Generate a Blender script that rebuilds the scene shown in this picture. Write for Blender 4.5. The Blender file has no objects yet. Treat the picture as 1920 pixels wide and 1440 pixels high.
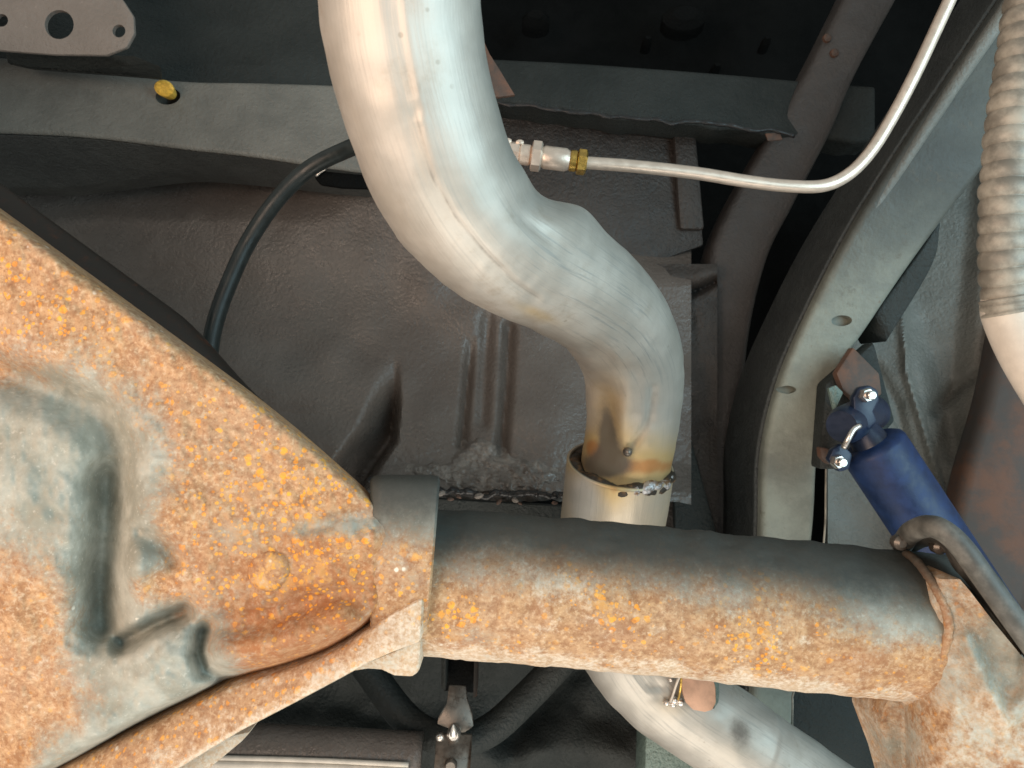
import bpy, bmesh, math, random
import numpy as np
from mathutils import Vector, Matrix

S = bpy.context.scene
COL = S.collection
rnd = random.Random(7)
np.random.seed(7)

# ------------------------------------------------------------------ camera, world, lamps
PITCH = math.radians(42)
F_PX = 1387.0
CAM = np.array([0.0, 0.0, 0.75])
RT = np.array([1.0, 0.0, 0.0])
FW = np.array([0.0, math.cos(PITCH), math.sin(PITCH)])
UP = np.array([0.0, -math.sin(PITCH), math.cos(PITCH)])

cd = bpy.data.cameras.new('camera')
cam = bpy.data.objects.new('camera', cd)
COL.objects.link(cam)
cam.location = CAM
cam.rotation_euler = (math.pi / 2 + PITCH, 0, 0)
cd.sensor_width = 36
cd.lens = 36 * F_PX / 1920
cd.clip_start = 0.01
cd.clip_end = 50
cd.dof.use_dof = True
cd.dof.focus_distance = 0.46
cd.dof.aperture_fstop = 18
S.camera = cam

w = bpy.data.worlds.new("World")
S.world = w
w.use_nodes = True
w.node_tree.nodes['Background'].inputs['Color'].default_value = (0.95, 1.0, 0.95, 1)
w.node_tree.nodes['Background'].inputs['Strength'].default_value = 0.30


def P(px, py, d):
    """point seen at picture position px, py (1920 x 1440), d metres in front of the camera"""
    return CAM + d * (FW + (px - 960) / F_PX * RT - (py - 720) / F_PX * UP)


def lamp(name, r, u, f, aim, size, power, col, sizey=None):
    l = bpy.data.lights.new(name, 'AREA')
    l.shape = 'RECTANGLE'
    l.size = size
    l.size_y = sizey or size
    l.energy = power
    l.color = col
    o = bpy.data.objects.new(name, l)
    COL.objects.link(o)
    loc = CAM + r * RT + u * UP + f * FW
    o.location = loc
    o.rotation_euler = Vector(aim - loc).to_track_quat('-Z', 'Y').to_euler()
    return o


# warm work light held beside the camera at the left, open daylight from the right side of the vehicle, added fill lamp for light off an unbuilt floor
lamp('work_light', -0.45, -0.02, -0.16, P(860, 720, 0.45), 0.6, 4.3, (1.0, 0.72, 0.55))
lamp('daylight_side', 0.74, 0.08, -0.22, P(900, 700, 0.5), 0.8, 6.8, (0.58, 0.88, 1.0), 0.8)
lamp('floor_bounce_fill', 0.05, -0.85, 0.10, P(960, 900, 0.5), 0.9, 4.5, (1.0, 0.90, 0.78), 0.6)

S.view_settings.view_transform = 'Standard'
S.view_settings.look = 'None'
S.view_settings.exposure = 0.35
S.view_settings.gamma = 1.0


# ------------------------------------------------------------------ node helpers
class NT:
    def __init__(s, name):
        s.m = bpy.data.materials.new(name)
        s.m.use_nodes = True
        s.t = s.m.node_tree
        s.b = s.t.nodes['Principled BSDF']
        s.co = s.t.nodes.new('ShaderNodeTexCoord').outputs['Object']

    def n(s, t, **kw):
        x = s.t.nodes.new(t)
        for k, v in kw.items():
            setattr(x, k, v)
        return x

    def set(s, sock, v):
        if hasattr(v, 'is_linked') or isinstance(v, bpy.types.NodeSocket):
            s.t.links.new(v, sock)
        else:
            if isinstance(v, tuple) and len(v) == 3 and sock.type == 'RGBA':
                v = (*v, 1)
            sock.default_value = v

    def noise(s, scale, detail=4, rough=0.6, vec=None, dist=0.0):
        x = s.n('ShaderNodeTexNoise')
        s.set(x.inputs['Vector'], vec or s.co)
        x.inputs['Scale'].default_value = scale
        x.inputs['Detail'].default_value = detail
        x.inputs['Roughness'].default_value = rough
        x.inputs['Distortion'].default_value = dist
        return x.outputs['Fac']

    def voro(s, scale, feature='F1', vec=None, out='Distance', rand=1.0):
        x = s.n('ShaderNodeTexVoronoi', feature=feature)
        s.set(x.inputs['Vector'], vec or s.co)
        x.inputs['Scale'].default_value = scale
        x.inputs['Randomness'].default_value = rand
        return x.outputs[out]

    def ramp(s, v, a, b, lo=0.0, hi=1.0):
        x = s.n('ShaderNodeMapRange')
        x.clamp = True
        x.interpolation_type = 'SMOOTHSTEP'
        s.set(x.inputs['Value'], v)
        x.inputs['From Min'].default_value = a
        x.inputs['From Max'].default_value = b
        x.inputs['To Min'].default_value = lo
        x.inputs['To Max'].default_value = hi
        return x.outputs['Result']

    def math(s, op, a, b=0.0):
        x = s.n('ShaderNodeMath', operation=op)
        s.set(x.inputs[0], a)
        s.set(x.inputs[1], b)
        return x.outputs[0]

    def mix(s, f, a, b, mode='MIX'):
        x = s.n('ShaderNodeMix', data_type='RGBA', blend_type=mode)
        s.set(x.inputs['Factor'], f)
        s.set(x.inputs['A'] if False else x.inputs[6], a)
        s.set(x.inputs[7], b)
        return x.outputs[2]

    def attr(s, name):
        return s.n('ShaderNodeAttribute', attribute_name=name).outputs['Fac']

    def uv(s, su=1, sv=1):
        u = s.n('ShaderNodeUVMap', uv_map='uv').outputs['UV']
        m = s.n('ShaderNodeMapping')
        s.t.links.new(u, m.inputs['Vector'])
        m.inputs['Scale'].default_value = (su, sv, 1)
        return m.outputs['Vector']

    def bump(s, h, strength=0.3, dist=0.001, normal=None):
        x = s.n('ShaderNodeBump')
        x.inputs['Strength'].default_value = strength
        x.inputs['Distance'].default_value = dist
        s.set(x.inputs['Height'], h)
        if normal is not None:
            s.t.links.new(normal, x.inputs['Normal'])
        return x.outputs['Normal']

    def fin(s, color, rough, metal=0.0, normal=None, spec=None):
        s.set(s.b.inputs['Base Color'], color)
        s.set(s.b.inputs['Roughness'], rough)
        s.set(s.b.inputs['Metallic'], metal)
        if normal is not None:
            s.t.links.new(normal, s.b.inputs['Normal'])
        if spec is not None:
            s.b.inputs['Specular IOR Level'].default_value = spec
        return s.m


def undercoat(name, ca, cb, rough=0.45, grain=260, bs=0.35, spec=0.5, blotch=9):
    """rubbery body paint: orange peel relief, faint blotches of road dust"""
    n = NT(name)
    big = n.noise(blotch, 5, 0.65)
    fine = n.noise(grain, 3, 0.6)
    mid = n.noise(70, 4, 0.6)
    c = n.mix(n.ramp(big, 0.35, 0.68), ca, cb)
    c = n.mix(n.ramp(n.noise(160, 4, 0.7), 0.62, 0.78, 0, 0.35), c, tuple(min(1, x * 1.7) for x in cb))
    dots = n.ramp(n.voro(260), 0.0, 0.28, 1, 0)
    h = n.math('ADD', n.math('MULTIPLY', fine, 1.6), n.math('MULTIPLY', dots, 0.35))
    h = n.math('ADD', h, n.math('MULTIPLY', mid, 0.9))
    return n.fin(c, n.ramp(mid, 0.3, 0.7, rough - 0.08, rough + 0.12), 0.0, n.bump(h, min(1, bs * 1.7), 0.0016), spec)


def rail_mat(name):
    """grey-green frame paint, darker towards the far end (attribute over)"""
    n = NT(name)
    big = n.noise(11, 6, 0.7)
    fine = n.noise(260, 3, 0.6)
    c = n.mix(n.ramp(big, 0.35, 0.68), (0.17, 0.173, 0.147), (0.29, 0.30, 0.25))
    ov = n.ramp(n.math('ADD', n.attr('over'), n.math('MULTIPLY', n.math('SUBTRACT', n.noise(18, 5, 0.7), 0.5), 0.6)), 0.0, 1.0)
    c = n.mix(ov, c, (0.052, 0.054, 0.049))
    c = n.mix(n.math('MULTIPLY', n.ramp(n.noise(40, 6, 0.75), 0.58, 0.70), 0.6), c, (0.10, 0.085, 0.065))
    c = n.mix(n.ramp(n.noise(190, 4, 0.7), 0.66, 0.76, 0, 0.6), c, (0.15, 0.07, 0.035))
    return n.fin(c, n.ramp(big, 0.3, 0.7, 0.45, 0.62), 0.0, n.bump(n.math('ADD', fine, n.noise(60, 4)), 0.45, 0.0014), 0.45)


def rust_mat(name):
    """rusted cast steel; attributes: paint = remaining grey coat, over = shade painted black on upper sides, pale = dried road salt and mud, also light painted along lower edges, deep = darker red rust, flake = scabs"""
    n = NT(name)
    paint, pale, deep, flake, over = (n.attr(a) for a in ('paint', 'pale', 'deep', 'flake', 'over'))
    ctr = lambda f, k: n.math('MULTIPLY', n.math('SUBTRACT', f, 0.5), k)
    n1 = n.noise(135, 6, 0.75)
    n2 = n.noise(420, 4, 0.65)
    n3 = n.noise(24, 4, 0.6)
    c = n.mix(n.ramp(n1, 0.36, 0.62), (0.31, 0.165, 0.080), (0.52, 0.325, 0.175))
    c = n.mix(n.ramp(n3, 0.4, 0.65, 0, 0.4), c, (0.44, 0.285, 0.19))
    c = n.mix(n.ramp(n2, 0.52, 0.64, 0, 0.5), c, (0.68, 0.50, 0.33))
    c = n.mix(n.ramp(n2, 0.46, 0.36, 0, 0.5), c, (0.24, 0.11, 0.05))
    c = n.mix(n.math('MULTIPLY', deep, n.ramp(n1, 0.2, 0.6, 0.95, 0.45)), c, (0.34, 0.12, 0.04))
    # yellow-orange scabs of several sizes
    warp = n.mix(0.004, n.co, n.n('ShaderNodeTexNoise').outputs['Color'], 'ADD')
    fl = None
    for sc_, th_, ns in ((170, 0.28, 50), (300, 0.34, 80), (520, 0.40, 90)):
        v = n.voro(sc_, vec=warp)
        rnd_ = n.voro(sc_, vec=warp, out='Color')
        sep = n.n('ShaderNodeSeparateColor')
        n.set(sep.inputs[0], rnd_)
        pick = n.math('GREATER_THAN', n.math('ADD', sep.outputs[0], n.math('MULTIPLY', flake, 0.24)), 0.96)
        f = n.math('MULTIPLY', n.ramp(n.math('ADD', v, ctr(n2, 0.8)), th_, th_ + 0.12, 1, 0), pick)
        fl = f if fl is None else n.math('MAXIMUM', fl, f)
    fl = n.math('MULTIPLY', fl, n.ramp(flake, 0.0, 0.5, 0.35, 1.0))
    c = n.mix(n.math('MULTIPLY', fl, n.ramp(n2, 0.35, 0.6, 0.45, 0.95)), c, n.mix(n.ramp(n1, 0.35, 0.6), (0.80, 0.27, 0.02), (0.90, 0.44, 0.05)))
    sc = n.math('MULTIPLY', n.ramp(n.noise(48, 6, 0.75), 0.53, 0.62), n.ramp(flake, 0.4, 0.9))
    c = n.mix(n.math('MULTIPLY', sc, 0.7), c, (0.68, 0.36, 0.10))
    # pale dried salt, and light painted along lower edges
    pl = n.math('ADD', ctr(n.noise(110, 7, 0.8), 2.4), n.math('ADD', pale, ctr(n.noise(30, 4, 0.7), 1.0)))
    pm = n.ramp(pl, 0.30, 0.85)
    c = n.mix(n.math('MULTIPLY', pm, 0.72), c, n.mix(n.ramp(n2, 0.4, 0.6), (0.60, 0.47, 0.33), (0.76, 0.69, 0.58)))
    # grey coat
    pn = n.math('ADD', ctr(n.noise(60, 7, 0.75), 1.5), n.math('ADD', paint, ctr(n3, 0.7)))
    gm = n.ramp(n.math('ADD', pn, ctr(n2, 0.9)), 0.12, 1.02)
    grey = n.mix(n.ramp(n.noise(40, 5, 0.7), 0.35, 0.7), (0.24, 0.262, 0.228), (0.41, 0.432, 0.388))
    grey = n.mix(n.ramp(n2, 0.6, 0.7, 0, .5), grey, (0.55, 0.55, 0.5))
    c = n.mix(n.math('MULTIPLY', gm, 0.9), c, grey)
    wh = n.math('MULTIPLY', n.ramp(n.math('ADD', n.voro(150), ctr(n2, 0.3)), 0.12, 0.22, 1, 0), n.ramp(n.noise(45), 0.60, 0.68))
    c = n.mix(wh, c, (0.75, 0.70, 0.60))
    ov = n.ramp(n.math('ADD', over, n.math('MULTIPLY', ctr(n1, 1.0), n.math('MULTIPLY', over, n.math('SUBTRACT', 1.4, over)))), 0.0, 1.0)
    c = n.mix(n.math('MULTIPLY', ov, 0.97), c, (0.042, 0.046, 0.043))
    h = n.math('ADD', n.math('MULTIPLY', n1, 1.2), n.math('MULTIPLY', n2, 0.8))
    h = n.math('ADD', h, n.math('MULTIPLY', fl, 0.3))
    h = n.math('MULTIPLY', h, n.math('SUBTRACT', 1.0, n.math('MULTIPLY', n.math('MAXIMUM', gm, ov), 0.8)))
    return n.fin(c, n.ramp(n2, 0.3, 0.7, 0.6, 0.85), 0.0, n.bump(h, 0.55, 0.0012), 0.3)


def pipe_mat(name):
    """aluminised steel tube: drawn streaks along its length, scuffs, heat tint and soot from the attributes heat and soot"""
    n = NT(name)
    heat, soot_shade, scuff = n.attr('tint'), n.attr('soot_shade'), n.attr('scuff')
    st = n.noise(1, 5, 0.65, n.uv(16, 420))
    st2 = n.noise(1, 3, 0.6, n.uv(60, 900))
    bl = n.noise(26, 5, 0.6)
    c = n.mix(n.ramp(bl, 0.3, 0.72), (0.43, 0.405, 0.36), (0.545, 0.515, 0.465))
    dirt = n.math('MULTIPLY', n.ramp(n.noise(30, 6, 0.75), 0.52, 0.72), n.ramp(n.noise(8, 3), 0.4, 0.6))
    c = n.mix(n.math('MULTIPLY', dirt, 0.55), c, (0.34, 0.28, 0.21))
    spots = n.math('MULTIPLY', n.ramp(n.voro(120), 0.10, 0.16, 1, 0), n.ramp(n.noise(20, 2), 0.52, 0.6))
    c = n.mix(n.math('MULTIPLY', spots, 0.5), c, (0.30, 0.26, 0.21))
    sm = n.math('MULTIPLY', n.ramp(st, 0.52, 0.66), n.ramp(scuff, 0, 1, 0.28, 1.0))
    c = n.mix(n.math('MULTIPLY', sm, 0.6), c, (0.24, 0.25, 0.245))
    c = n.mix(n.math('MULTIPLY', n.ramp(n.noise(150, 4, 0.7), 0.60, 0.72), 0.3), c, (0.48, 0.42, 0.35))
    c = n.mix(n.ramp(n.math('ADD', heat, n.math('MULTIPLY', n.math('SUBTRACT', bl, 0.5), 0.5)), 0.1, 0.9), c, (0.50, 0.36, 0.17))
    hot = n.ramp(n.math('ADD', heat, n.math('MULTIPLY', n.math('SUBTRACT', n.noise(60), 0.5), 0.4)), 0.85, 1.1)
    c = n.mix(n.math('MULTIPLY', hot, 0.75), c, (0.42, 0.17, 0.05))
    so = n.ramp(n.math('ADD', soot_shade, n.math('MULTIPLY', n.math('SUBTRACT', n.noise(70, 5, 0.7), 0.5), 0.6)), 0.25, 0.9)
    c = n.mix(n.math('MULTIPLY', so, 0.9), c, (0.07, 0.065, 0.055))
    r = n.math('ADD', n.ramp(bl, 0.3, 0.7, 0.40, 0.52), n.math('MULTIPLY', sm, 0.12))
    r = n.math('ADD', r, n.math('MULTIPLY', so, 0.2))
    h = n.math('ADD', n.math('MULTIPLY', st2, 0.5), n.math('MULTIPLY', n.noise(14, 3), 3.0))
    h = n.math('ADD', h, n.math('MULTIPLY', st, n.ramp(scuff, 0, 1, 0.3, 1.6)))
    return n.fin(c, r, n.ramp(so, 0, 1, 0.45, 0.1), n.bump(h, 0.2, 0.0011))


def plain(name, col, rough, metal=0.0, var=0.25, scale=60, bs=0.1, bscale=300, spec=0.5):
    n = NT(name)
    c = n.mix(n.ramp(n.noise(scale, 5, 0.65), 0.35, 0.7), tuple(x * (1 - var) for x in col), tuple(min(1, x * (1 + var)) for x in col))
    return n.fin(c, n.ramp(n.noise(scale * 2, 3), 0.3, 0.7, max(0.05, rough - 0.08), rough + 0.08), metal, n.bump(n.noise(bscale, 4, 0.6), bs, 0.001), spec)


def patchy(name, ca, cb, scale, lo, hi, rough=0.6, metal=0.0, bs=0.3):
    n = NT(name)
    k = n.noise(scale, 6, 0.7)
    c = n.mix(n.ramp(k, lo, hi), ca, cb)
    c = n.mix(n.ramp(n.noise(scale * 5, 4), 0.5, 0.75, 0, 0.4), c, tuple(x * 0.6 for x in cb))
    return n.fin(c, rough, metal, n.bump(n.noise(scale * 6, 4), bs, 0.001))


M = dict(
    pan=undercoat('undercoat_brown_grey', (0.122, 0.098, 0.084), (0.160, 0.134, 0.116), 0.30, bs=0.26),
    grey=undercoat('undercoat_grey', (0.12, 0.12, 0.108), (0.19, 0.185, 0.165), 0.5, bs=0.35),
    rail=rail_mat('frame_paint'),
    panelbrown=undercoat('undercoat_dark_brown', (0.035, 0.029, 0.026), (0.06, 0.05, 0.044), 0.5, bs=0.4),
    primer=undercoat('undercoat_beige', (0.20, 0.172, 0.15), (0.26, 0.225, 0.20), 0.55, bs=0.25),
    plum=undercoat('undercoat_plum_grey', (0.045, 0.040, 0.038), (0.072, 0.063, 0.059), 0.5, bs=0.3),
    slate=undercoat('undercoat_slate', (0.036, 0.039, 0.038), (0.056, 0.059, 0.056), 0.5, bs=0.35),
    dark=undercoat('undercoat_black', (0.022, 0.026, 0.025), (0.038, 0.042, 0.04), 0.55, bs=0.4, spec=0.22),
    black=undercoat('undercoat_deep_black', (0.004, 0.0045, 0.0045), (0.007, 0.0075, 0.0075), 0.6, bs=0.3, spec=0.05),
    teal=undercoat('undercoat_green_grey', (0.12, 0.17, 0.15), (0.17, 0.23, 0.2), 0.35, bs=0.7),
    rust=rust_mat('rusted_cast_steel'),
    pipe=pipe_mat('aluminised_steel'),
    rubber=plain('black_rubber', (0.022, 0.028, 0.027), 0.38, bs=0.1),
    blue=plain('blue_enamel', (0.008, 0.027, 0.095), 0.5, var=0.3, bs=0.12, bscale=500),
    darkblue=plain('blue_black_enamel', (0.012, 0.022, 0.05), 0.35, var=0.2),
    zinc=plain('bright_zinc', (0.72, 0.67, 0.62), 0.22, 0.9, var=0.15),
    line=plain('copper_nickel_tube', (0.80, 0.66, 0.55), 0.36, 0.55, var=0.08, scale=90),
    brass=plain('brass', (0.62, 0.40, 0.10), 0.3, 0.8, var=0.25, scale=200),
    yellow=plain('yellow_plug', (0.75, 0.47, 0.07), 0.35, 0.0, var=0.25, scale=300),
    conduit=plain('dusty_steel_conduit', (0.30, 0.272, 0.225), 0.5, 0.15, var=0.35, scale=70),
    ivory=plain('ivory_tube', (0.62, 0.55, 0.47), 0.45, 0.0, var=0.1),
    copper=plain('copper_coloured_tab', (0.44, 0.265, 0.18), 0.45, 0.25, var=0.15, scale=120),
    brown=patchy('brown_rusty_sheet', (0.06, 0.048, 0.042), (0.135, 0.058, 0.032), 16, 0.45, 0.7, 0.6),
    redrust=patchy('red_rusty_plate', (0.15, 0.07, 0.042), (0.075, 0.055, 0.045), 30, 0.4, 0.65, 0.65),
    darkrust=patchy('dark_brown_casting', (0.022, 0.016, 0.012), (0.10, 0.03, 0.01), 45, 0.55, 0.72, 0.6),
    crust=patchy('scorched_weld_crust', (0.03, 0.024, 0.018), (0.16, 0.085, 0.035), 110, 0.48, 0.68, 0.55, 0.2, 0.7),
    smear=patchy('undercoat_sheen_smear', (0.15, 0.13, 0.115), (0.30, 0.27, 0.24), 45, 0.4, 0.65, 0.16, 0.0, 0.6),  # lighter tones paint the wrinkled coating's sheen into the colour
    strap=plain('brown_grey_steel_strap', (0.16, 0.14, 0.12), 0.32, 0.6, var=0.3, scale=80),
    band=plain('worn_grey_strap', (0.13, 0.125, 0.11), 0.55, 0.1, var=0.45, scale=60),
    sealant=patchy('black_sealant', (0.012, 0.012, 0.013), (0.03, 0.028, 0.028), 60, 0.4, 0.7, 0.35),
    weld=patchy('weld_bead_metal', (0.50, 0.51, 0.53), (0.20, 0.12, 0.065), 90, 0.42, 0.58, 0.36, 0.6, 0.8),
)


# ------------------------------------------------------------------ object helpers
def proj(A):
    """world points -> picture position and depth"""
    q = np.asarray(A) - CAM
    d = q @ FW
    return 960 + F_PX * (q @ RT) / d, 720 - F_PX * (q @ UP) / d, d


def make(name, verts, faces, mat, parent=None, smooth=True, sharp=None, attrs=None, uvs=None, origin=None):
    V = np.asarray(verts, float)
    o0 = V.mean(0) if origin is None else np.asarray(origin, float)
    me = bpy.data.meshes.new(name)
    me.from_pydata((V - o0).tolist(), [], [tuple(int(i) for i in f) for f in faces])
    me.validate()
    bm = bmesh.new()
    bm.from_mesh(me)
    bmesh.ops.recalc_face_normals(bm, faces=bm.faces)
    bm.to_mesh(me)
    bm.free()
    for p in me.polygons:
        p.use_smooth = smooth
    if sharp:
        me.set_sharp_from_angle(angle=math.radians(sharp))
    if attrs:
        for k, v in attrs.items():
            a = me.attributes.new(k, 'FLOAT', 'POINT')
            a.data.foreach_set('value', np.ascontiguousarray(v, np.float32))
    if uvs is not None:
        l = me.uv_layers.new(name='uv')
        li = np.zeros(len(me.loops), np.int32)
        me.loops.foreach_get('vertex_index', li)
        l.data.foreach_set('uv', np.ascontiguousarray(np.asarray(uvs)[li], np.float32).ravel())
    me.materials.append(mat)
    o = bpy.data.objects.new(name, me)
    COL.objects.link(o)
    o.location = o0
    if parent is not None:
        o.parent = parent
        o.location = o0 - np.array(parent.location)
        if parent.parent is not None:
            o.location = o0 - np.array(parent.parent.location) - np.array(parent.location)
    return o


def tag(o, label, cat, group=None, kind=None):
    o['label'] = label
    if cat:
        o['category'] = cat
    if group:
        o['group'] = group
    if kind:
        o['kind'] = kind
    return o


def thing(name, at, label, cat, group=None):
    e = bpy.data.objects.new(name, None)
    e.empty_display_size = 0.03
    COL.objects.link(e)
    e.location = at
    return tag(e, label, cat, group)


def spline(K, n):
    K = np.asarray(K, float)
    A = np.vstack([2 * K[0] - K[1], K, 2 * K[-1] - K[-2]])
    seg = len(K) - 1
    out = []
    for t in np.linspace(0, seg, n):
        i = min(int(t), seg - 1)
        u = t - i
        p0, p1, p2, p3 = A[i:i + 4]
        out.append(0.5 * (2 * p1 + (p2 - p0) * u + (2 * p0 - 5 * p1 + 4 * p2 - p3) * u * u + (3 * p1 - p0 - 3 * p2 + p3) * u ** 3))
    return np.array(out)


def path3(keys, n):
    """keys px, py, depth -> n points"""
    return spline([P(*k[:3]) for k in keys], n)


def frames(C):
    T = np.gradient(C, axis=0)
    T /= np.linalg.norm(T, axis=1)[:, None]
    N = np.zeros_like(C)
    a = -FW - T[0] * np.dot(-FW, T[0])
    N[0] = a / np.linalg.norm(a)
    for i in range(1, len(C)):
        a = N[i - 1] - T[i] * np.dot(N[i - 1], T[i])
        N[i] = a / np.linalg.norm(a)
    return T, N, np.cross(T, N)


def ringfaces(n, m, caps=True):
    f = []
    for i in range(n - 1):
        for j in range(m):
            k = (j + 1) % m
            f.append((i * m + j, i * m + k, (i + 1) * m + k, (i + 1) * m + j))
    if caps:
        f.append(tuple(range(m))[::-1])
        f.append(tuple((n - 1) * m + j for j in range(m)))
    return f


def tube(name, C, rad, mat, parent=None, m=24, disp=None, attrs=None, caps=True, sharp=None, wall=None):
    """round bar or pipe along the points C; rad number or array; disp(px,py,face,normal) moves the skin; wall = thickness of an open pipe"""
    C = np.asarray(C)
    n = len(C)
    rad = np.broadcast_to(np.asarray(rad, float), (n,))
    T, N, B = frames(C)
    th = np.linspace(0, 2 * np.pi, m, endpoint=False)
    nor = N[:, None] * np.cos(th)[None, :, None] + B[:, None] * np.sin(th)[None, :, None]
    V = C[:, None] + nor * rad[:, None, None]
    V = V.reshape(-1, 3)
    nr = nor.reshape(-1, 3)
    px, py, d = proj(V)
    view = CAM - V
    view /= np.linalg.norm(view, axis=1)[:, None]
    face = np.clip((nr * view).sum(1), 0, 1)
    if disp is not None:
        V = V + nr * disp(px, py, face)[:, None]
    L = np.concatenate([[0], np.cumsum(np.linalg.norm(np.diff(C, axis=0), axis=1))])
    uv = np.stack([np.repeat(L, m), np.tile(np.abs(th - np.pi) * rad.mean(), n)], 1)
    at = attrs(px, py, face) if attrs else None
    fc = ringfaces(n, m, caps and wall is None)
    if wall:
        Vi = (C[:, None] + nor * (rad - wall)[:, None, None]).reshape(-1, 3)
        k = len(V)
        V = np.vstack([V, Vi])
        uv = np.vstack([uv, uv])
        if at:
            at = {a: np.concatenate([b, b]) for a, b in at.items()}
        fc = fc + [tuple(i + k for i in f[::-1]) for f in ringfaces(n, m, False)]
        for j in range(m):
            q = (j + 1) % m
            fc.append((j, k + j, k + q, q))
            e = (n - 1) * m
            fc.append((e + j, e + q, k + e + q, k + e + j))
    return make(name, V, fc, mat, parent, attrs=at, uvs=uv, sharp=sharp)


def lathe(name, a, b, prof, mat, parent=None, m=24, sharp=35, flat=None):
    """turned piece on the axis a->b; prof = (fraction along, radius); flat: number of sides"""
    a, b = np.asarray(a), np.asarray(b)
    T = (b - a)
    L = np.linalg.norm(T)
    T = T / L
    h = np.array([0.3, 0.2, 0.9])
    N = h - T * np.dot(h, T)
    N /= np.linalg.norm(N)
    B = np.cross(T, N)
    m = flat or m
    th = np.linspace(0, 2 * np.pi, m, endpoint=False) + 0.26
    V = [a + T * L * t + (N * math.cos(x) + B * math.sin(x)) * max(r, 1e-5) for t, r in prof for x in th]
    return make(name, V, ringfaces(len(prof), m), mat, parent, sharp=sharp)


def bevelled(o, w, seg=2):
    bm = bmesh.new()
    bm.from_mesh(o.data)
    es = [e for e in bm.edges if len(e.link_faces) == 2 and e.calc_face_angle(0) > math.radians(28)]
    bmesh.ops.bevel(bm, geom=es, offset=w, segments=seg, affect='EDGES', profile=0.5, clamp_overlap=True)
    bm.to_mesh(o.data)
    bm.free()
    for p in o.data.polygons:
        p.use_smooth = True
    o.data.set_sharp_from_angle(angle=math.radians(38))
    return o


def plate(name, pts, thick, mat, parent=None, bev=0.0015, back=None):
    """solid sheet with the outline pts (px,py,depth), its thickness going away from the viewer side"""
    A = np.array([P(*p) for p in pts])
    bk = np.asarray(back if back is not None else FW) * thick
    V = np.vstack([A, A + bk])
    n = len(A)
    f = [tuple(range(n)), tuple(range(2 * n - 1, n - 1, -1))] + [(i, (i + 1) % n, n + (i + 1) % n, n + i) for i in range(n)]
    o = make(name, V, f, mat, parent, smooth=False)
    return bevelled(o, bev) if bev else o


def box_loft(name, st, mat, parent=None, rad=0.004, seg=4, cl=None, wob=0.0, sharp=None):
    """beam of rounded rectangular section; st = (left point, right point, back vector) per station"""
    R = []
    for a, b, bk in st:
        a, b, bk = map(np.asarray, (a, b, bk))
        e = (b - a)
        L = np.linalg.norm(e)
        e = e / L
        H = np.linalg.norm(bk)
        g = bk / H
        r = min(rad, L * 0.45, H * 0.45)
        ring = []
        for (cx, cy, s0) in ((L - r, r, -90), (L - r, H - r, 0), (r, H - r, 90), (r, r, 180)):
            for k in range(seg + 1):
                t = math.radians(s0 + 90 * k / seg)
                ring.append(a + e * (cx + r * math.cos(t)) + g * (cy + r * math.sin(t)))
        R += ring
    return make(name, R, ringfaces(len(st), 4 * (seg + 1)), mat, parent, sharp=sharp)


def resample(L, n):
    return spline(L, n)


def rail_st(left, right, depth, n=40):
    """left, right = (px,py,d) key lists with the same count; depth = section height away from the viewer"""
    l = path3(left, n)
    r = path3(right, n)
    return [(l[i], r[i], FW * depth) for i in range(n)]


def pld(px, py, line):
    """distance in picture units from points to a polyline"""
    best = np.full(np.shape(px), 1e9)
    for (x0, y0), (x1, y1) in zip(line[:-1], line[1:]):
        ex, ey = x1 - x0, y1 - y0
        t = np.clip(((px - x0) * ex + (py - y0) * ey) / (ex * ex + ey * ey + 1e-9), 0, 1)
        best = np.minimum(best, np.hypot(px - x0 - t * ex, py - y0 - t * ey))
    return best


def gs(x, s):
    return np.exp(-(x / s) ** 2)


def blob(px, py, cx, cy, sx, sy, rot=0.0):
    c, s = math.cos(math.radians(rot)), math.sin(math.radians(rot))
    x = (px - cx) * c + (py - cy) * s
    y = -(px - cx) * s + (py - cy) * c
    return np.exp(-(x / sx) ** 2 - (y / sy) ** 2)


def sst(x, a, b):
    t = np.clip((x - a) / (b - a), 0, 1)
    return t * t * (3 - 2 * t)


class VNoise:
    """smooth value noise on picture coordinates, for dents and ragged edges"""
    def __init__(s, seed):
        s.g = np.random.RandomState(seed).rand(64, 64) * 2 - 1

    def __call__(s, x, y, sc):
        x = np.asarray(x) / sc + 1000
        y = np.asarray(y) / sc + 1000
        i, j = np.floor(x).astype(int), np.floor(y).astype(int)
        u, v = x - i, y - j
        u, v = u * u * (3 - 2 * u), v * v * (3 - 2 * v)
        g = lambda a, b: s.g[a % 64, b % 64]
        return (g(i, j) * (1 - u) + g(i + 1, j) * u) * (1 - v) + (g(i, j + 1) * (1 - u) + g(i + 1, j + 1) * u) * v


VN = VNoise(3)


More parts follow.
